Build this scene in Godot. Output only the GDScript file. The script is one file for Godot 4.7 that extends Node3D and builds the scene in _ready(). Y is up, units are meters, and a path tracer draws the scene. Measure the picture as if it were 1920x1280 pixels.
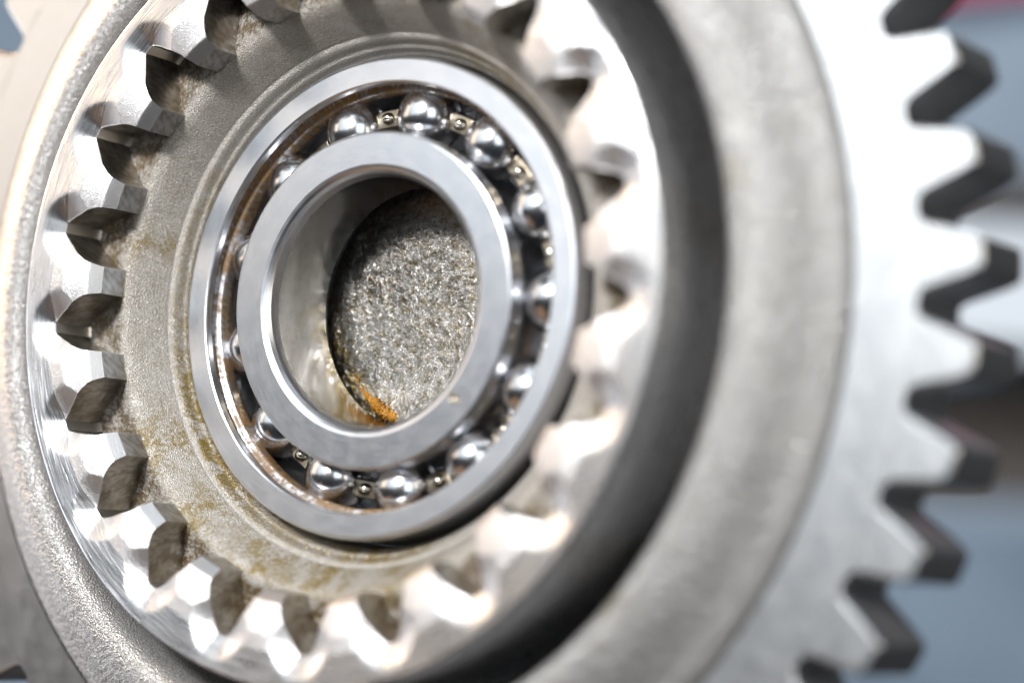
extends Node3D
# All shape numbers below are in units of the toothed ring's radius; S turns them into metres.
const S := 0.05
const TEETH := 21
const PITCH := TAU / TEETH
const TOOTH_AT := deg_to_rad(177.6)
const COGS := 45
const COG_PITCH := TAU / COGS
const COG_AT := deg_to_rad(2.8)
const FACE_Z := -0.222
const BALLS := 13

var M := {}
var rng := RandomNumberGenerator.new()
var taken := {}
var n_fine := FastNoiseLite.new()
var n_mid := FastNoiseLite.new()
var n_big := FastNoiseLite.new()


# ---------------------------------------------------------------- mesh building
class Builder:
	var v := PackedVector3Array()
	var n := PackedVector3Array()
	var uv := PackedVector2Array()
	var c := PackedColorArray()
	var idx := PackedInt32Array()

	func vert(p: Vector3, nn: Vector3, u := Vector2.ZERO, col := Color.WHITE) -> int:
		v.append(p * 0.05)
		n.append(nn)
		uv.append(u)
		c.append(col)
		return v.size() - 1

	func tri(a: int, b: int, d: int) -> void:
		var g := (v[b] - v[a]).cross(v[d] - v[a])
		if g.dot(n[a] + n[b] + n[d]) > 0.0:
			idx.append_array([a, d, b])
		else:
			idx.append_array([a, b, d])

	func quad(a: int, b: int, d: int, e: int) -> void:
		tri(a, b, d)
		tri(a, d, e)

	# rows of points; normals come from the neighbours, pointing the way of (across x along) * side
	func grid(p: Array, side := 1.0, wrap := false, uvs: Array = [], cols: Array = []) -> void:
		var rows := p.size()
		var k: int = p[0].size()
		var first := v.size()
		for i in rows:
			for j in k:
				var ja := (j + k - 2) % (k - 1) if wrap and j == 0 else maxi(j - 1, 0)
				var jb := 1 if wrap and j == k - 1 else mini(j + 1, k - 1)
				var dj: Vector3 = p[i][jb] - p[i][ja]
				var di: Vector3 = p[mini(i + 1, rows - 1)][j] - p[maxi(i - 1, 0)][j]
				var nn := dj.cross(di).normalized() * side
				vert(p[i][j], nn, uvs[i][j] if uvs else Vector2(float(j) / (k - 1), float(i) / (rows - 1)), cols[i][j] if cols else Color.WHITE)
		for i in rows - 1:
			for j in k - 1:
				var a := first + i * k + j
				quad(a, a + 1, a + k + 1, a + k)

	func mesh() -> ArrayMesh:
		var a := []
		a.resize(Mesh.ARRAY_MAX)
		a[Mesh.ARRAY_VERTEX] = v
		a[Mesh.ARRAY_NORMAL] = n
		a[Mesh.ARRAY_TEX_UV] = uv
		a[Mesh.ARRAY_COLOR] = c
		a[Mesh.ARRAY_INDEX] = idx
		var m := ArrayMesh.new()
		m.add_surface_from_arrays(Mesh.PRIMITIVE_TRIANGLES, a)
		return m


func polar(r: float, t: float, z: float) -> Vector3:
	return Vector3(r * cos(t), r * sin(t), z)


func numbered(called: String) -> String:
	taken[called] = taken.get(called, -1) + 1
	return called if taken[called] == 0 else "%s_%03d" % [called, taken[called]]


func obj(called: String, m: Mesh, mat: Material, parent: Node = self) -> MeshInstance3D:
	var o := MeshInstance3D.new()
	o.name = numbered(called) if parent == self else called
	o.mesh = m
	o.material_override = mat
	o.cast_shadow = GeometryInstance3D.SHADOW_CASTING_SETTING_ON
	parent.add_child(o, true)
	return o


func thing(called: String, label: String, category: String, at := Vector3.ZERO, group := "") -> Node3D:
	var o := Node3D.new()
	o.name = numbered(called)
	add_child(o)
	o.position = at
	tag(o, label, category, group)
	return o


func tag(o: Node, label: String, category: String, group := "") -> Node:
	o.set_meta("label", label)
	o.set_meta("category", category)
	if group:
		o.set_meta("group", group)
	return o


# A turned shape. The profile runs with the metal on its right: up the outside, inward over the front, down the bore.
func lathe(prof: Array, around: int, b: Builder = null, hard := 32.0, tint = null) -> Builder:
	if b == null:
		b = Builder.new()
	var k := prof.size()
	var seg: Array[Vector2] = []
	for i in k - 1:
		var d: Vector2 = (prof[i + 1] - prof[i]).normalized()
		seg.append(Vector2(d.y, -d.x))
	var run := 0.0
	for i in k - 1:
		var na := seg[i]
		var nb := seg[i]
		if i > 0 and rad_to_deg(absf(seg[i].angle_to(seg[i - 1]))) < hard:
			na = (seg[i] + seg[i - 1]).normalized()
		if i < k - 2 and rad_to_deg(absf(seg[i].angle_to(seg[i + 1]))) < hard:
			nb = (seg[i] + seg[i + 1]).normalized()
		var length: float = prof[i].distance_to(prof[i + 1])
		var first := b.v.size()
		for j in around + 1:
			var t := TAU * j / around
			for e in 2:
				var q: Vector2 = prof[i + e]
				var nn := nb if e else na
				b.vert(polar(q.x, t, q.y), Vector3(nn.x * cos(t), nn.x * sin(t), nn.y), Vector2(t / TAU * 6.0, (run + length * e) * 3.0), tint.call(q, i) if tint != null else Color.WHITE)
		for j in around:
			var a := first + j * 2
			b.quad(a, a + 1, a + 3, a + 2)
		run += length
	return b


func arc(cx: float, cy: float, rad: float, a0: float, a1: float, steps: int) -> Array:
	var out := []
	for i in steps + 1:
		var a := deg_to_rad(lerpf(a0, a1, float(i) / steps))
		out.append(Vector2(cx + rad * cos(a), cy + rad * sin(a)))
	return out


func spline(pts: Array, per: int) -> Array:
	var c := Curve2D.new()
	var k := pts.size()
	for i in k:
		var t: Vector2 = (pts[mini(i + 1, k - 1)] - pts[maxi(i - 1, 0)]) / 6.0
		c.add_point(pts[i], -t, t)
	var out := []
	for i in k - 1:
		for j in per:
			out.append(c.sample(i, float(j) / per))
	out.append(pts[k - 1])
	return out


# ---------------------------------------------------------------- textures and materials
func noise_image(size: int, f: Callable) -> ImageTexture:
	var data := PackedByteArray()
	data.resize(size * size)
	for y in size:
		for x in size:
			data[y * size + x] = int(clampf(f.call(x, y), 0.0, 1.0) * 255.0)
	return ImageTexture.create_from_image(Image.create_from_data(size, size, false, Image.FORMAT_L8, data))


func noise(kind: int, freq: float, octaves: int, sd: int) -> FastNoiseLite:
	var f := FastNoiseLite.new()
	f.noise_type = kind
	f.frequency = freq
	f.fractal_octaves = octaves
	f.seed = sd
	return f


func seamless(kind: int, freq: float, octaves: int, sd: int, size := 512, lo := Color.BLACK, hi := Color.WHITE) -> NoiseTexture2D:
	var t := NoiseTexture2D.new()
	t.width = size
	t.height = size
	t.seamless = true
	t.noise = noise(kind, freq, octaves, sd)
	if lo != Color.BLACK or hi != Color.WHITE:
		var g := Gradient.new()
		g.set_color(0, lo)
		g.set_color(1, hi)
		t.color_ramp = g
	return t


func metal(col: Color, rough: float, amount := 1.0) -> StandardMaterial3D:
	var m := StandardMaterial3D.new()
	m.albedo_color = col.linear_to_srgb()
	m.metallic = amount
	m.roughness = rough
	return m


func make_materials() -> void:
	var grain := seamless(FastNoiseLite.TYPE_SIMPLEX, 0.11, 2, 4, 1024)
	var pits := seamless(FastNoiseLite.TYPE_CELLULAR, 0.05, 2, 9)
	var patches := seamless(FastNoiseLite.TYPE_SIMPLEX, 0.012, 4, 12, 512, Color(0.84, 0.84, 0.84), Color(1, 1, 1))
	var mottled := seamless(FastNoiseLite.TYPE_SIMPLEX, 0.03, 4, 21, 512, Color(0.55, 0.55, 0.55), Color(1, 1, 1))
	var speckle := seamless(FastNoiseLite.TYPE_SIMPLEX, 0.16, 2, 40, 1024, Color(0.24, 0.235, 0.23), Color(1, 1, 1))
	# turning marks: fine lines along u
	var fine := noise(FastNoiseLite.TYPE_SIMPLEX, 1.0, 2, 31)
	var turning := noise_image(512, func(x, y): return 0.5 + 0.6 * fine.get_noise_2d(x * 0.006, y * 0.35) + 0.25 * fine.get_noise_2d(x * 0.02 + 50.0, y * 0.09))

	# machined and turned faces
	var t := metal(Color(0.58, 0.585, 0.6), 0.31)
	t.roughness_texture = patches
	t.heightmap_enabled = true
	t.heightmap_texture = turning
	t.heightmap_scale = 0.003
	M.turned = t
	# milled tooth faces: the same steel, fine peened grain
	var f := metal(Color(0.53, 0.53, 0.54), 0.4)
	f.uv1_triplanar = true
	f.uv1_scale = Vector3(45, 45, 45)
	f.heightmap_enabled = true
	f.heightmap_texture = grain
	f.heightmap_scale = 0.004
	f.vertex_color_use_as_albedo = true
	M.milled = f
	var w := metal(Color(0.55, 0.54, 0.52), 0.3)
	w.vertex_color_use_as_albedo = true
	w.uv1_triplanar = true
	w.uv1_scale = Vector3(30, 30, 5)
	w.heightmap_enabled = true
	w.heightmap_texture = grain
	w.heightmap_scale = 0.0012
	M.flank = w
	# flat face of the big gear
	var g := metal(Color(0.58, 0.59, 0.6), 0.33)
	g.uv1_triplanar = true
	g.uv1_scale = Vector3(30, 30, 30)
	g.roughness_texture = patches
	g.heightmap_enabled = true
	g.heightmap_texture = grain
	g.heightmap_scale = 0.0016
	M.gear = g
	# rough cast web
	var c := metal(Color(0.92, 0.92, 0.92), 0.34, 0.5)
	c.uv1_triplanar = true
	c.uv1_scale = Vector3(26, 26, 26)
	c.heightmap_enabled = true
	c.heightmap_texture = grain
	c.heightmap_scale = 0.018
	c.vertex_color_use_as_albedo = true
	c.albedo_texture = speckle
	M.cast = c
	# blasted hub face
	var h := metal(Color(0.93, 0.89, 0.83), 0.4, 0.35)
	h.uv1_triplanar = true
	h.uv1_scale = Vector3(38, 38, 38)
	h.heightmap_enabled = true
	h.heightmap_texture = grain
	h.heightmap_scale = 0.016
	h.vertex_color_use_as_albedo = true
	h.albedo_texture = speckle
	M.hub = h
	var fl := metal(Color(0.7, 0.69, 0.66), 0.27, 1.0)
	fl.uv1_triplanar = true
	fl.uv1_scale = Vector3(30, 30, 30)
	fl.heightmap_enabled = true
	fl.heightmap_texture = grain
	fl.heightmap_scale = 0.009
	fl.vertex_color_use_as_albedo = true
	fl.clearcoat_enabled = true
	fl.clearcoat = 0.35
	fl.clearcoat_roughness = 0.14
	fl.albedo_texture = speckle
	M.floor = fl
	# ground bearing steel with faint straight grinding scratches
	var r := metal(Color(0.64, 0.65, 0.68), 0.33)
	r.roughness_texture = patches
	r.heightmap_enabled = true
	r.heightmap_texture = turning
	r.heightmap_scale = 0.0007
	r.vertex_color_use_as_albedo = true
	M.race = r
	var bo := metal(Color(0.6, 0.59, 0.58), 0.2)
	bo.uv1_triplanar = true
	bo.uv1_scale = Vector3(25, 25, 25)
	bo.roughness_texture = mottled
	M.bore = bo
	M.ball = metal(Color(0.62, 0.62, 0.63), 0.2)
	var cg := metal(Color(0.3, 0.26, 0.2), 0.36)
	M.cage = cg
	M.rivet = metal(Color(0.52, 0.48, 0.4), 0.16)
	# amber oil and grease
	var o := StandardMaterial3D.new()
	o.albedo_color = Color(0.42, 0.19, 0.012).linear_to_srgb()
	o.roughness = 0.18
	o.uv1_triplanar = true
	o.uv1_scale = Vector3(60, 60, 60)
	o.heightmap_enabled = true
	o.heightmap_texture = grain
	o.heightmap_scale = 0.01
	M.grease = o
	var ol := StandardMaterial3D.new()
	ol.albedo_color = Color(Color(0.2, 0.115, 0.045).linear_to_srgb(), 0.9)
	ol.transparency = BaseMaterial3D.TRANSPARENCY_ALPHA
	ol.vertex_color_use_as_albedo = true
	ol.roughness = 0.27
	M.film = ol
	var d := StandardMaterial3D.new()
	d.albedo_color = Color(1, 0.97, 0.9, 0.04)
	d.transparency = BaseMaterial3D.TRANSPARENCY_ALPHA
	d.roughness = 0.02
	d.refraction_enabled = true
	d.refraction_scale = 0.045
	M.drop = d
	var b := StandardMaterial3D.new()
	b.albedo_color = Color(0.17, 0.26, 0.38).linear_to_srgb()
	b.roughness = 0.8
	b.uv1_triplanar = true
	b.uv1_scale = Vector3(2, 2, 2)
	b.albedo_texture = patches
	M.backdrop = b
	var p := StandardMaterial3D.new()
	p.albedo_color = Color(0.32, 0.05, 0.14).linear_to_srgb()
	p.roughness = 0.7
	M.magenta = p
	var pl := StandardMaterial3D.new()
	pl.albedo_color = Color(0.36, 0.47, 0.6).linear_to_srgb()
	pl.roughness = 0.6
	M.pale = pl
	M.side = metal(Color(0.5, 0.51, 0.52), 0.46)
	M.dark = metal(Color(0.03, 0.036, 0.045), 0.6, 0.0)


# ---------------------------------------------------------------- the ring of inner teeth
# half angle in degrees of the pocket between two teeth, by radius
const POCKET := [Vector2(0.91, 0.85), Vector2(0.9, 1.5), Vector2(0.88, 2.35), Vector2(0.857, 3.2), Vector2(0.835, 4.15), Vector2(0.81, 5.05), Vector2(0.785, 5.6), Vector2(0.766, 5.9)]
const TIP := 0.766


func pocket_half(r: float) -> float:
	var k := POCKET.size()
	for i in k - 1:
		if r >= POCKET[i + 1].x:
			var f := clampf((POCKET[i].x - r) / (POCKET[i].x - POCKET[i + 1].x), 0.0, 1.0)
			return deg_to_rad(cubic_interpolate(POCKET[i].y, POCKET[i + 1].y, POCKET[maxi(i - 1, 0)].y, POCKET[mini(i + 2, k - 1)].y, f))
	return deg_to_rad(5.9)


var outline: Array[Vector2] = []   # one pocket's outline, about angle 0


func make_outline() -> void:
	for side in [1, -1]:
		for i in 15:
			var r := lerpf(TIP, 0.91, i / 14.0 if side > 0 else 1.0 - i / 14.0)
			outline.append(Vector2.from_angle(side * pocket_half(r)) * r)


func soft(x: float, k: float) -> float:
	return 0.5 * (x + sqrt(x * x + k * k))


# height of the ring's front; t is the angle from the tooth's middle: a scoop round every pocket's root, a slope along the tooth, a chamfer at its tip
func ring_height(r: float, t: float) -> float:
	var at := Vector2.from_angle(PITCH * 0.5 - absf(t)) * r
	var d := 9.0
	for i in outline.size() - 1:
		d = minf(d, at.distance_squared_to(Geometry2D.get_closest_point_to_segment(at, outline[i], outline[i + 1])))
	var scoop := 0.44 * soft(0.06 * smoothstep(0.785, 0.905, r) - sqrt(d), 0.006)
	var k := absf(t) / (PITCH * 0.5)
	var edge := 0.871 + 0.075 * k * k
	var slope := 0.2 * soft(edge - r, 0.004) + 1.0 * soft(0.791 - r, 0.0015)
	return -maxf(scoop, slope) + 0.0006


func ring_normal(r: float, t: float) -> Vector3:
	var e := 0.0012
	var dr := (ring_height(r + e, t) - ring_height(r - e, t)) / (2.0 * e)
	var dt := (ring_height(r, t + e / r) - ring_height(r, t - e / r)) / (2.0 * e)
	var x := -dr * cos(t) + dt * sin(t)
	var y := -dr * sin(t) - dt * cos(t)
	return Vector3(x, y, 1.0).normalized()


func tooth_mesh() -> ArrayMesh:
	var b := Builder.new()
	var rows := 30
	var cols := 34
	for i in rows + 1:
		var r := lerpf(0.91, TIP, float(i) / rows)
		var half := PITCH * 0.5 - pocket_half(r)
		for j in cols + 1:
			var t := lerpf(-half, half, float(j) / cols)
			b.vert(polar(r, t, ring_height(r, t)), ring_normal(r, t), Vector2(r, t))
	for i in rows:
		for j in cols:
			var a := i * (cols + 1) + j
			b.quad(a, a + 1, a + cols + 2, a + cols + 1)
	return b.mesh()


# walls of the tooth: both flanks (which one) or the tip
func tooth_wall(which: int) -> ArrayMesh:
	var b := Builder.new()
	var top: Array[Vector3] = []
	var side: Array[Vector2] = []
	if which == 0:
		var half := PITCH * 0.5 - pocket_half(TIP)
		for j in 9:
			var t := lerpf(-half, half, j / 8.0)
			top.append(polar(TIP, t, ring_height(TIP, t)))
			side.append(-Vector2.from_angle(t))
	else:
		for i in 25:
			var r := lerpf(0.91, TIP, i / 24.0)
			var t := (PITCH * 0.5 - pocket_half(r)) * which
			top.append(polar(r, t, ring_height(r, t)))
	var p := []
	var cols := []
	for k in 13:
		var row := PackedVector3Array()
		var tint := PackedColorArray()
		for q in top:
			var w := Vector3(q.x, q.y, lerpf(q.z, -0.15, k / 12.0))
			row.append(w)
			tint.append(Color(1, 1, 1).lerp(DARK_OIL, 0.55 * smoothstep(0.1, 1.0, stain(w * 1.7 + Vector3(which * 7.0, 0, 0)))))
		p.append(row)
		cols.append(tint)
	b.grid(p, 1.0, false, [], cols)
	# normals point out of the tooth
	var mid := Vector3(0.84, 0, 0) * S
	for i in b.n.size():
		var away := b.v[i] - mid
		if which == 0:
			away = Vector3(-1, 0, 0)
		else:
			away = Vector3(0, which, 0)
		if b.n[i].dot(away) < 0.0:
			b.n[i] = -b.n[i]
	var fixed := Builder.new()
	fixed.v = b.v
	fixed.n = b.n
	fixed.uv = b.uv
	fixed.c = b.c
	for k in range(0, b.idx.size(), 3):
		fixed.tri(b.idx[k], b.idx[k + 1], b.idx[k + 2])
	return fixed.mesh()


func merge(list: Array) -> ArrayMesh:
	var st := SurfaceTool.new()
	st.begin(Mesh.PRIMITIVE_TRIANGLES)
	for m in list:
		st.append_from(m, 0, Transform3D())
	return st.commit()


func two(a: ArrayMesh, am: Material, b: ArrayMesh, bm: Material) -> ArrayMesh:
	var m := ArrayMesh.new()
	m.add_surface_from_arrays(Mesh.PRIMITIVE_TRIANGLES, a.surface_get_arrays(0))
	m.surface_set_material(0, am)
	m.add_surface_from_arrays(Mesh.PRIMITIVE_TRIANGLES, b.surface_get_arrays(0))
	m.surface_set_material(1, bm)
	return m


# the ring's flat front outside the teeth, for one pitch, copied round
func ring_front() -> ArrayMesh:
	var one := Builder.new()
	var rs := [0.91]
	for i in 17:
		rs.append(lerpf(0.914, 0.985, i / 16.0))
	rs.append(0.993)
	var half_root := deg_to_rad(0.85)
	var ts := []
	for j in 35:
		ts.append(lerpf(-(PITCH * 0.5 - half_root), PITCH * 0.5 - half_root, j / 34.0))
	for j in 6:
		ts.append(PITCH * 0.5 - half_root + half_root * 2.0 * (j + 1) / 6.0)
	var hs := []
	var ns := []
	for r in rs:
		for t in ts:
			var u: float = t if t <= PITCH * 0.5 else t - PITCH
			hs.append(ring_height(r, u))
			var nn := ring_normal(r, u)
			ns.append(nn if t <= PITCH * 0.5 else nn.rotated(Vector3.BACK, PITCH))
	var k := ts.size()
	for copy in TEETH:
		var turn := TOOTH_AT + copy * PITCH
		var first := one.v.size()
		for i in rs.size():
			for j in k:
				var t: float = ts[j] + turn
				one.vert(polar(rs[i], t, hs[i * k + j]), ns[i * k + j].rotated(Vector3.BACK, turn), Vector2(t / TAU * 6.0, rs[i] * 3.0))
		for i in rs.size() - 1:
			for j in k - 1:
				var a := first + i * k + j
				one.quad(a, a + 1, a + k + 1, a + k)
	return one.mesh()


# short root walls at the outer end of every pocket
func ring_roots() -> ArrayMesh:
	var b := Builder.new()
	var h := deg_to_rad(0.85)
	for copy in TEETH:
		var mid := TOOTH_AT + (copy + 0.5) * PITCH
		var first := b.v.size()
		for j in 5:
			var t := lerpf(-h, h, j / 4.0)
			var z := ring_height(0.91, PITCH * 0.5 - absf(t))
			var nn := -polar(1, mid, 0)
			b.vert(polar(0.91, mid + t, z), nn)
			b.vert(polar(0.908, mid + t, lerpf(z, -0.15, 0.8)), nn)
			b.vert(polar(0.9, mid + t, -0.15), (nn + Vector3(0, 0, 0.6)).normalized())
		for j in 4:
			for e in 2:
				var a := first + j * 3 + e
				b.quad(a, a + 1, a + 4, a + 3)
	return b.mesh()


# ---------------------------------------------------------------- oil stains: matter on the metal, patchy and grained
func stain(p: Vector3) -> float:
	return clampf(0.5 + 0.7 * n_mid.get_noise_3dv(p * 100.0) + 0.9 * n_fine.get_noise_3dv(p * 130.0), 0.0, 1.0)


const OIL := Color(0.5, 0.37, 0.1)
const DARK_OIL := Color(0.26, 0.17, 0.06)


# how oily the hub is at an angle (degrees): the runs seen in the photograph
func oily(deg: float, spots: Array) -> float:
	var w := 0.0
	for s in spots:
		var d := absf(wrapf(deg - s.x, -180.0, 180.0))
		w = maxf(w, s.z * smoothstep(1.0, 0.0, d / s.y))
	return w


func turned_grid(prof: Array, around: int, bump: float, freq: float, colour: Callable, side := 1.0, sideways := 0.5, coarse := 0.0) -> ArrayMesh:
	var b := Builder.new()
	var p := []
	var cols := []
	for i in prof.size():
		var row := PackedVector3Array()
		var cr := PackedColorArray()
		for j in around + 1:
			var t := TAU * (j % around) / around
			var q := polar(prof[i].x, t, prof[i].y)
			var d := bump * (n_fine.get_noise_3dv(q * freq) + coarse * n_fine.get_noise_3dv(q * freq * 0.2))
			q += Vector3(cos(t) * d * sideways, sin(t) * d * sideways, d)
			row.append(q)
			cr.append(colour.call(q, rad_to_deg(t), prof[i].x))
		p.append(row)
		cols.append(cr)
	b.grid(p, side, true, [], cols)
	return b.mesh()


# ---------------------------------------------------------------- the big gear's teeth
func cog_mesh() -> ArrayMesh:
	# outline of one tooth about angle 0, from one root to the other
	var half := [Vector2(1.527, 3.4), Vector2(1.537, 3.05), Vector2(1.55, 2.86), Vector2(1.58, 2.52), Vector2(1.61, 2.2), Vector2(1.64, 1.85), Vector2(1.66, 1.58), Vector2(1.67, 1.38), Vector2(1.676, 1.1), Vector2(1.677, 0.5)]
	var pts: Array[Vector2] = []
	for q in half:
		pts.append(Vector2.from_angle(-deg_to_rad(q.y)) * q.x)
	for i in range(half.size() - 1, -1, -1):
		pts.append(Vector2.from_angle(deg_to_rad(half[i].y)) * half[i].x)
	var b := Builder.new()
	var sides := Builder.new()
	var k := pts.size()
	var out: Array[Vector2] = []
	for i in k:
		var d := pts[mini(i + 1, k - 1)] - pts[maxi(i - 1, 0)]
		out.append(Vector2(d.y, -d.x).normalized())
	var ch := 0.011
	var back := FACE_Z - 0.235
	# front face as strips between mirrored points, inset by the chamfer
	var inner: Array[Vector2] = []
	for i in k:
		var fade := clampf(minf(i, k - 1 - i) / 2.0, 0.0, 1.0)
		inner.append(pts[i] - out[i] * ch * fade)
	for i in k / 2 - 1:
		var a := inner[i]
		var c := inner[i + 1]
		var d := inner[k - 2 - i]
		var e := inner[k - 1 - i]
		var f := []
		for q in [a, c, d, e]:
			f.append(b.vert(Vector3(q.x, q.y, FACE_Z), Vector3(0, 0, 1), q * 4.0))
		b.quad(f[0], f[1], f[2], f[3])
	for i in k - 1:
		var f := []
		for m in [i, i + 1]:
			var fade := clampf(minf(m, k - 1 - m) / 2.0, 0.0, 1.0)
			var nn := Vector3(out[m].x, out[m].y, 0)
			f.append(b.vert(Vector3(inner[m].x, inner[m].y, FACE_Z), (nn * 0.5 + Vector3(0, 0, 1)).normalized()))
			f.append(b.vert(Vector3(pts[m].x, pts[m].y, FACE_Z - ch * fade), (nn + Vector3(0, 0, 0.5)).normalized()))
			f.append(b.vert(Vector3(pts[m].x, pts[m].y, FACE_Z - ch * fade), nn))
			f.append(b.vert(Vector3(pts[m].x, pts[m].y, back), nn))
		b.quad(f[0], f[1], f[5], f[4])
		var g := []
		for m in [2, 3, 7, 6]:
			g.append(sides.vert(b.v[f[m]] / S, b.n[f[m]]))
		sides.quad(g[0], g[1], g[2], g[3])
	return two(b.mesh(), M.gear, sides.mesh(), M.side)


# ---------------------------------------------------------------- the scene
func aim(l: Node3D, at: Vector3) -> void:
	l.look_at_from_position(at, Vector3.ZERO, Vector3.UP)


func softbox(called: String, dir: Vector3, dist: float, size: Vector2, radiance: float, col: Color) -> void:
	var l := AreaLight3D.new()
	l.name = called
	l.area_size = size
	l.light_color = col
	l.area_normalize_energy = true
	l.light_energy = radiance * size.x * size.y / PI
	l.area_range = 5.0
	l.shadow_enabled = true
	add_child(l)
	aim(l, dir.normalized() * dist)


# the races sit a little askew, as an unloaded bearing does
func tilt(o: Node3D, by: Vector2, shift: Vector3) -> void:
	var pivot := Vector3(0, 0, -0.233) * S
	var b := Basis(Vector3(1, 0, 0), by.x) * Basis(Vector3(0, 1, 0), by.y)
	o.transform = Transform3D(b, o.position + pivot - b * pivot + shift * S)


func _ready() -> void:
	rng.seed = 7
	n_fine = noise(FastNoiseLite.TYPE_SIMPLEX, 0.6, 3, 1)
	n_mid = noise(FastNoiseLite.TYPE_SIMPLEX, 0.12, 3, 2)
	n_big = noise(FastNoiseLite.TYPE_SIMPLEX, 0.03, 3, 3)

	# camera
	var cam := Camera3D.new()
	cam.name = "camera"
	add_child(cam)
	cam.transform = Transform3D(Basis(Vector3(0.826, 0.061, -0.560), Vector3(0.0, 0.994, 0.109), Vector3(0.563, -0.090, 0.822)).orthonormalized(), Vector3(3.765, -0.644, 4.602) * S)
	var at := CameraAttributesPhysical.new()
	at.frustum_focal_length = 84.375
	at.frustum_focus_distance = 6.38 * S
	at.frustum_near = 0.01
	at.frustum_far = 20.0
	at.exposure_aperture = 6.6
	cam.attributes = at
	cam.fov = 16.19
	cam.current = true

	# surroundings, lamps and added fill lights
	var we := WorldEnvironment.new()
	we.name = "world_environment"
	var env := Environment.new()
	env.background_mode = Environment.BG_COLOR
	env.background_color = Color(0.016, 0.02, 0.026).linear_to_srgb()
	env.tonemap_mode = Environment.TONE_MAPPER_LINEAR
	env.tonemap_exposure = 1.18
	env.sdfgi_enabled = true
	env.ssao_enabled = true
	env.ssil_enabled = true
	we.environment = env
	add_child(we)
	softbox("key_lamp", Vector3(0.02, 0.5, 0.95), 0.8, Vector2(0.11, 0.11), 280.0, Color(1.0, 0.99, 0.98))
	softbox("front_softbox", Vector3(-0.34, 0.38, 0.86), 0.9, Vector2(0.6, 0.6), 1.2, Color(0.91, 0.96, 1.0))
	softbox("added_warm_fill", Vector3(-0.8, 0.36, 0.52), 0.9, Vector2(0.4, 0.55), 1.7, Color(1.0, 0.93, 0.85))  # added unseen fill that warms and brightens the left faces
	softbox("right_softbox", Vector3(0.62, 0.2, 0.76), 0.9, Vector2(0.4, 0.5), 2.4, Color(0.92, 0.965, 1.0))
	softbox("top_softbox", Vector3(0.15, 0.92, 0.42), 0.9, Vector2(0.7, 0.5), 1.4, Color(0.91, 0.96, 1.0))
	softbox("added_side_fill", Vector3(0.93, 0.2, 0.3), 0.8, Vector2(0.3, 0.5), 3.0, Color(1.0, 0.96, 0.9))  # added unseen fill to lift the left side of the hub
	softbox("left_softbox", Vector3(-0.95, 0.1, -0.06), 0.7, Vector2(0.5, 0.9), 2.6, Color(0.96, 0.97, 1.0))
	softbox("added_bounce_fill", Vector3(-0.55, -0.6, 0.5), 0.8, Vector2(0.7, 0.5), 0.32, Color(1.0, 0.8, 0.6))  # added dim fill in place of warm bounce from below, no lamp there
	softbox("added_amber_fill", Vector3(-0.9, 0.45, -0.12), 0.6, Vector2(0.3, 0.3), 20.0, Color(1.0, 0.8, 0.56))  # added unseen light to warm and brighten the upper left

	make_materials()
	make_outline()

	# ------------------------------------------------ the gear wheel
	var gear := thing("gear_wheel", "big steel gear wheel with rough cast web and inner toothed ring round the bearing", "gear", Vector3.ZERO)
	var rim := lathe([Vector2(1.527, FACE_Z - 0.235), Vector2(1.527, FACE_Z), Vector2(1.374, FACE_Z), Vector2(1.374, FACE_Z - 0.06)], 360)
	obj("gear_rim", rim.mesh(), M.gear, gear)
	var cog := cog_mesh()
	for i in COGS:
		var o := obj("tooth" if i == 0 else "tooth_%03d" % i, cog, null, gear)
		o.rotation.z = COG_AT + i * COG_PITCH

	# cast web: groove behind the ring, bulge, step down to the machined rim
	var prof := spline([Vector2(1.3745, FACE_Z - 0.03), Vector2(1.368, FACE_Z - 0.008), Vector2(1.35, FACE_Z + 0.016), Vector2(1.3, -0.174), Vector2(1.235, -0.122), Vector2(1.18, -0.092), Vector2(1.15, -0.086), Vector2(1.124, -0.098), Vector2(1.106, -0.13), Vector2(1.099, -0.2), Vector2(1.097, -0.32), Vector2(1.095, -0.5), Vector2(1.07, -0.6), Vector2(0.99, -0.62)], 8)
	var web := turned_grid(prof, 1600, 0.003, 100.0, func(p, deg, r):
		var m := stain(p * 0.8)
		var c := Color(1, 1, 1).lerp(Color(0.78, 0.76, 0.73), m * 0.6)
		var run := oily(deg, [Vector3(11, 9, 0.6), Vector3(-41, 6, 0.5)]) * smoothstep(0.35, 0.9, m) * smoothstep(1.22, 1.13, r)
		return c.lerp(OIL, run), -1.0)
	obj("cast_web", web, M.cast, gear)

	# the toothed ring
	var ring := obj("toothed_ring", merge([ring_front(), lathe([Vector2(1.0, -0.62), Vector2(1.0, -0.006), Vector2(0.998, -0.0015), Vector2(0.993, 0.0)], 420, null, 60.0).mesh()]), M.turned, gear)
	obj("pocket_wall", ring_roots(), M.flank, ring)
	var face := tooth_mesh()
	var walls := merge([tooth_wall(0), tooth_wall(1), tooth_wall(-1)])
	var both := two(face, M.milled, walls, M.flank)
	for i in TEETH:
		var o := obj("tooth" if i == 0 else "tooth_%03d" % i, both, null, ring)
		o.rotation.z = TOOTH_AT + i * PITCH

	# pocket floors and the hub's blasted cone inside the teeth
	var floors := spline([Vector2(0.912, -0.152), Vector2(0.86, -0.15), Vector2(0.825, -0.146), Vector2(0.795, -0.135), Vector2(0.77, -0.132), Vector2(0.748, -0.146), Vector2(0.728, -0.172), Vector2(0.71, -0.199), Vector2(0.693, -0.226)], 8)
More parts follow.
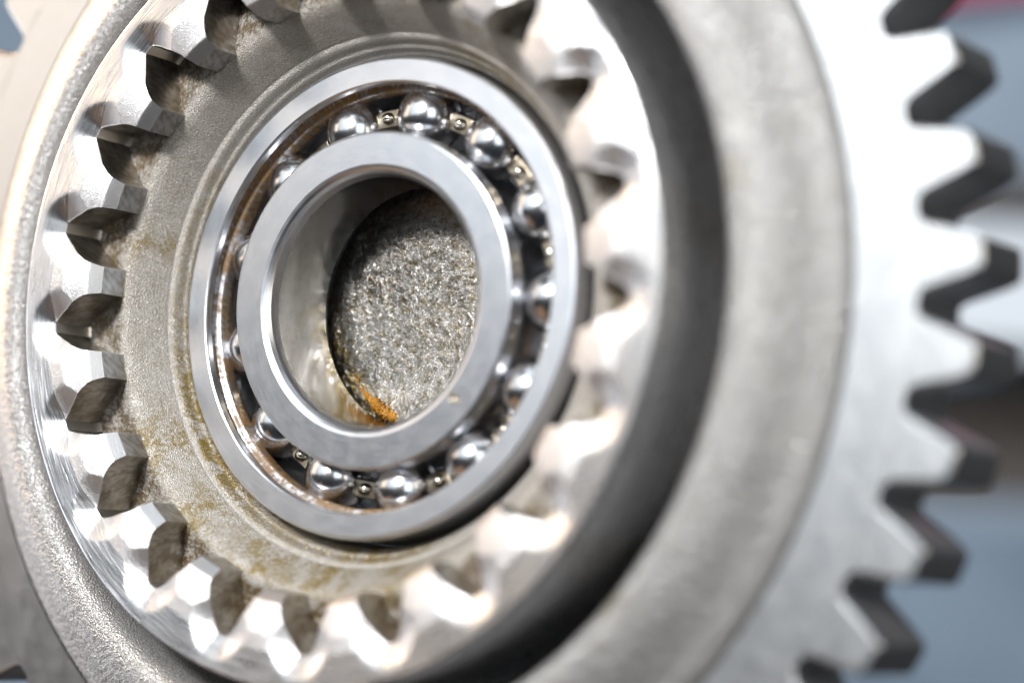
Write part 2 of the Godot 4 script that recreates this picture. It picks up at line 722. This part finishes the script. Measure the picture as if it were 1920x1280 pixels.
	var hub := turned_grid(floors, 1260, 0.0016, 150.0, func(p, deg, r):
		var m := stain(p)
		var w := oily(deg, [Vector3(168, 7, 0.7), Vector3(213, 12, 0.95), Vector3(232, 14, 0.9), Vector3(250, 14, 1.0), Vector3(268, 14, 1.0), Vector3(285, 14, 0.9), Vector3(258, 45, 0.6), Vector3(60, 14, 0.4)])
		var ring_oil := smoothstep(0.1, 1.0, m) * w
		# oil pooled on the pocket floors, in a ragged puddle each
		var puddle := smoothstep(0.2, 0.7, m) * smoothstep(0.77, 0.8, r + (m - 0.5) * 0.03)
		# a few turning lines left by the tool, and a scratch
		var line := 0.55 * smoothstep(0.0016, 0.0004, absf(r - 0.7065 - 0.001 * n_mid.get_noise_1d(deg * 4.0))) + 0.4 * smoothstep(0.0014, 0.0004, absf(r - 0.714))
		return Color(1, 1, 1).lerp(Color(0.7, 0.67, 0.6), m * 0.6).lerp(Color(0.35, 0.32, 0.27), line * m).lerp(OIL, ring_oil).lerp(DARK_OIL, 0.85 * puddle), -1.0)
	obj("hub_face", hub, M.hub, gear)
	var lip := spline([Vector2(0.693, -0.226), Vector2(0.69, -0.232), Vector2(0.679, -0.237), Vector2(0.672, -0.247), Vector2(0.665, -0.262), Vector2(0.657, -0.268), Vector2(0.65, -0.285), Vector2(0.638, -0.31), Vector2(0.632, -0.42)], 3)
	var seat := turned_grid(lip, 1260, 0.0012, 150.0, func(p, deg, r):
		var m := stain(p * 1.4)
		var w := oily(deg, [Vector3(215, 75, 1.0), Vector3(160, 30, 0.5), Vector3(275, 30, 1.0), Vector3(60, 30, 0.6)])
		var band := smoothstep(0.69, 0.672, r)
		return Color(1, 1, 1).lerp(OIL, band * w * smoothstep(0.2, 0.55, m)), -1.0)
	obj("bearing_seat", seat, M.hub, gear)
	# rough floor seen through the bore
	var disc := []
	for i in 91:
		disc.append(Vector2(lerpf(0.36, 0.002, i / 90.0), -0.5 - 0.012 * smoothstep(0.25, 0.37, lerpf(0.36, 0.002, i / 90.0))))
	var floor_mesh := turned_grid(disc, 560, 0.0014, 72.0, func(p, deg, r):
		var m := stain(p * 2.5)
		var edge := smoothstep(0.27, 0.31, r + (m - 0.5) * 0.05) * oily(deg, [Vector3(212, 62, 1.0)])
		var spots := smoothstep(0.8, 1.0, m) * 0.7
		return Color(1, 1, 1).lerp(Color(0.6, 0.56, 0.5), smoothstep(0.4, 0.8, m)).lerp(OIL, maxf(edge * smoothstep(0.25, 0.6, m), spots)), -1.0, 0.0, 2.0)
	obj("bore_floor", floor_mesh, M.floor, gear)
	obj("hub_back", lathe([Vector2(0.64, -0.55), Vector2(0.3, -0.55)], 120).mesh(), M.turned, gear)

	# ------------------------------------------------ the bearing
	var brg := thing("ball_bearing", "open steel ball bearing with shiny balls seated in the middle of the gear", "bearing", Vector3(0, 0, -0.365) * S)
	var put := func(called: String, m: Mesh, mat: Material) -> MeshInstance3D:
		var o := obj(called, m, mat, brg)
		o.position = Vector3(0, 0, 0.365) * S
		return o
	var outer := [Vector2(0.627, -0.52), Vector2(0.627, -0.243), Vector2(0.6245, -0.2365), Vector2(0.6185, -0.233), Vector2(0.5645, -0.233), Vector2(0.5605, -0.2355), Vector2(0.559, -0.24), Vector2(0.5585, -0.256), Vector2(0.569, -0.261), Vector2(0.569, -0.273), Vector2(0.562, -0.277), Vector2(0.553, -0.279), Vector2(0.5475, -0.281), Vector2(0.545, -0.286), Vector2(0.5445, -0.312)]
	outer.append_array(arc(0.488, -0.37, 0.0905, 40, -40, 10))
	outer.append_array([Vector2(0.552, -0.45), Vector2(0.56, -0.52)])
	var race: MeshInstance3D = put.call("outer_race", lathe(outer, 360, null, 13.0).mesh(), M.race)
	tilt(race, Vector2(-0.03, -0.007), Vector3(-0.001, 0.005, 0))
	# old brown oil standing on the shoulder and in the seal groove
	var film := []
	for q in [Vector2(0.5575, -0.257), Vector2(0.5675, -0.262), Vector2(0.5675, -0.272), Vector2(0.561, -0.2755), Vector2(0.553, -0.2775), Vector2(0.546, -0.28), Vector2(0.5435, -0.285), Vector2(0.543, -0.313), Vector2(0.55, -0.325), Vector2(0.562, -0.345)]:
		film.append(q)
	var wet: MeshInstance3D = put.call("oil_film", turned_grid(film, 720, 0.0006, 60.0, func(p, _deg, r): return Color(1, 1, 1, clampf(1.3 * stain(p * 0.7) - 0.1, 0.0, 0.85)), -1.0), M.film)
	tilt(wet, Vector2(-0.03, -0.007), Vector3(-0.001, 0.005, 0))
	var inner := [Vector2(0.425, -0.52), Vector2(0.43, -0.45)]
	inner.append_array(arc(0.49, -0.37, 0.0905, 222, 138, 10))
	inner.append_array([Vector2(0.431, -0.31), Vector2(0.437, -0.296), Vector2(0.44, -0.285), Vector2(0.438, -0.243), Vector2(0.436, -0.236), Vector2(0.43, -0.233), Vector2(0.352, -0.233), Vector2(0.344, -0.235), Vector2(0.337, -0.24), Vector2(0.33, -0.25), Vector2(0.326, -0.262), Vector2(0.324, -0.275)])
	var inside: MeshInstance3D = put.call("inner_race", lathe(inner, 360, null, 13.0).mesh(), M.race)
	tilt(inside, Vector2(0.026, 0.022), Vector3(-0.008, -0.006, 0))
	obj("bore_wall", lathe([Vector2(0.324, -0.275), Vector2(0.324, -0.48), Vector2(0.332, -0.49)], 240, null, 13.0).mesh(), M.bore, inside)
	var sphere := SphereMesh.new()
	sphere.radius = 0.0885 * S
	sphere.height = 0.177 * S
	sphere.radial_segments = 48
	sphere.rings = 24
	var a0 := deg_to_rad(111.0)
	var rivet_mesh := SphereMesh.new()
	rivet_mesh.radius = 0.021 * S
	rivet_mesh.height = 0.034 * S
	rivet_mesh.radial_segments = 20
	rivet_mesh.rings = 10
	# cage: a ribbon ring that dips round every ball
	var cb := Builder.new()
	var cp := []
	var steps := BALLS * 36
	var sect := [Vector2(0.516, -0.06), Vector2(0.516, -0.006), Vector2(0.511, 0.0), Vector2(0.471, 0.0), Vector2(0.466, -0.006), Vector2(0.466, -0.06)]
	for q in sect:
		var row := PackedVector3Array()
		for j in steps + 1:
			var t := a0 + TAU * (j % steps) / steps
			var from_ball := absf(wrapf((t - a0) / (TAU / BALLS), -0.5, 0.5))
			var z := lerpf(-0.385, -0.34, smoothstep(0.26, 0.36, from_ball))
			row.append(polar(q.x, t, z + q.y))
		cp.append(row)
	cb.grid(cp, -1.0, true)
	var cage: MeshInstance3D = put.call("cage", cb.mesh(), M.cage)
	for i in BALLS:
		var t := a0 - i * TAU / BALLS
		var o: MeshInstance3D = put.call("ball" if i == 0 else "ball_%03d" % i, sphere, M.ball)
		o.position = polar(0.49, t, 0.0) * S
		var rv := obj("rivet" if i == 0 else "rivet_%03d" % i, rivet_mesh, M.rivet, cage)
		rv.position = polar(0.491, t - PI / BALLS, -0.342) * S

	# ------------------------------------------------ grease and oil drops
	var gp := []
	for i in 121:
		var row := PackedVector3Array()
		var a := i / 120.0
		var t := deg_to_rad(lerpf(-146.0, -108.0, a))
		var w := (0.005 + 0.013 * smoothstep(0.15, 0.8, a)) * sqrt(clampf(minf(a, (1.0 - a) * 2.5) * 8.0, 0.001, 1.0))
		w *= 1.0 + 0.7 * n_fine.get_noise_2d(i * 0.6, 7.0)
		for j in 25:
			var p := PI * j / 24.0
			var r := 0.306 + w * cos(p) * (1.0 + 0.35 * n_fine.get_noise_2d(i * 1.1, j * 1.4))
			var z := -0.5 - 0.012 * smoothstep(0.25, 0.37, r) - 0.003
			row.append(polar(r, t, z + w * 0.7 * sin(p) + 0.005 * n_fine.get_noise_2d(i * 1.6 + 90.0, j * 1.6) * sin(p)))
		gp.append(row)
	var gb := Builder.new()
	gb.grid(gp, -1.0)
	tag(obj("grease_blob", gb.mesh(), M.grease), "amber lump of grease along the lower left rim of the rough bore floor", "grease")

	var dm := SphereMesh.new()
	dm.radius = 0.5 * S
	dm.height = 1.0 * S
	dm.radial_segments = 20
	dm.rings = 10
	# angle, radius, height, size, where it lies
	var drops := [
		[-42.5, 0.376, -0.233, 0.026, "bright oil drop alone on the lower right face of the inner race"],
		[-104.8, 0.667, -0.25, 0.012, "oil drop at the left end of the row below the bearing"],
		[-101.5, 0.661, -0.256, 0.011, "second oil drop from the left in the row below the bearing"],
		[-98.2, 0.664, -0.25, 0.014, "oil drop on the dark gap straight below the left lower ball"],
		[-91.6, 0.667, -0.25, 0.014, "largest oil drop of the row on the golden seat edge below the bearing"],
		[-87.8, 0.662, -0.253, 0.013, "oil drop just right of the largest one below the bearing"],
		[-73.7, 0.662, -0.253, 0.012, "oil drop at the right end of the row below the bearing"],
		[-100.7, 0.706, -0.205, 0.013, "oil drop on the hub face under the golden seat edge"],
		[-97.5, 0.7, -0.214, 0.011, "small oil drop right of the one on the hub face under the seat edge"],
		[-129.7, 0.652, -0.262, 0.011, "oil drop on the seat edge at the lower left of the bearing"],
		[-105.8, 0.545, -0.294, 0.01, "left oil drop of the pair inside the outer race at the bottom"],
		[-103.9, 0.545, -0.294, 0.012, "right oil drop of the pair inside the outer race at the bottom"],
		[-134.8, 0.545, -0.294, 0.009, "upper oil drop of the pair inside the outer race at lower left"],
		[-132.6, 0.545, -0.294, 0.01, "lower oil drop of the pair inside the outer race at lower left"],
		[-173.1, 0.549, -0.3, 0.016, "brown oil bead on the inner wall of the outer race at left"],
	]
	for d in drops:
		var o := obj("oil_drop", dm, M.drop)
		o.position = polar(d[1], deg_to_rad(d[0]), d[2]) * S
		o.scale = Vector3(1, 1, 0.5) * d[3]
		tag(o, d[4], "oil drop", "oil drops on the bearing")

	# ------------------------------------------------ backdrop, far out of focus
	var pm := PlaneMesh.new()
	pm.size = Vector2(4, 3)
	var wall := obj("backdrop", pm, M.dark)
	wall.rotation.x = PI / 2
	wall.position = Vector3(-0.3, 0, -0.72)
	wall.set_meta("kind", "structure")
	var bm := BoxMesh.new()
	bm.size = Vector3(0.3, 0.26, 0.02)
	var bp := obj("blue_panel", bm, M.backdrop)
	bp.position = Vector3(-0.19, 0.2, -0.63)
	tag(bp, "blurred blue panel behind the upper right gear teeth", "panel")
	var bl := obj("slate_panel", bm, M.backdrop)
	bl.position = Vector3(-0.19, -0.12, -0.63)
	bl.rotation.x = 0.5
	tag(bl, "blurred slate blue panel behind the lower right gear teeth", "panel")
	var wm := BoxMesh.new()
	wm.size = Vector3(0.4, 0.9, 0.02)
	var wp := obj("white_panel", wm, M.pale)
	wp.position = Vector3(-0.72, 0.1, -0.62)
	tag(wp, "blurred white panel in the gaps of the left gear teeth", "panel")
	var board := BoxMesh.new()
	board.size = Vector3(0.2, 0.09, 0.012)
	var bo := obj("magenta_board", board, M.magenta)
	bo.position = Vector3(-0.12, 0.236, -0.6)
	tag(bo, "blurred magenta board in the top right corner behind the gear", "board")
	var rod := CylinderMesh.new()
	rod.top_radius = 0.008
	rod.bottom_radius = 0.008
	rod.height = 0.3
	var dr := obj("dark_rod", rod, M.dark)
	dr.rotation.z = PI / 2 - 0.1
	dr.position = Vector3(-0.1, 0.106, -0.59)
	tag(dr, "blurred dark rod behind the right gear teeth", "rod")
	var slab := BoxMesh.new()
	slab.size = Vector3(0.3, 0.045, 0.02)
	var sl := obj("pale_rail", slab, M.pale)
	sl.rotation.z = -0.08
	sl.position = Vector3(-0.08, 0.072, -0.6)
	tag(sl, "blurred pale blue rail behind the right gear teeth", "rail")
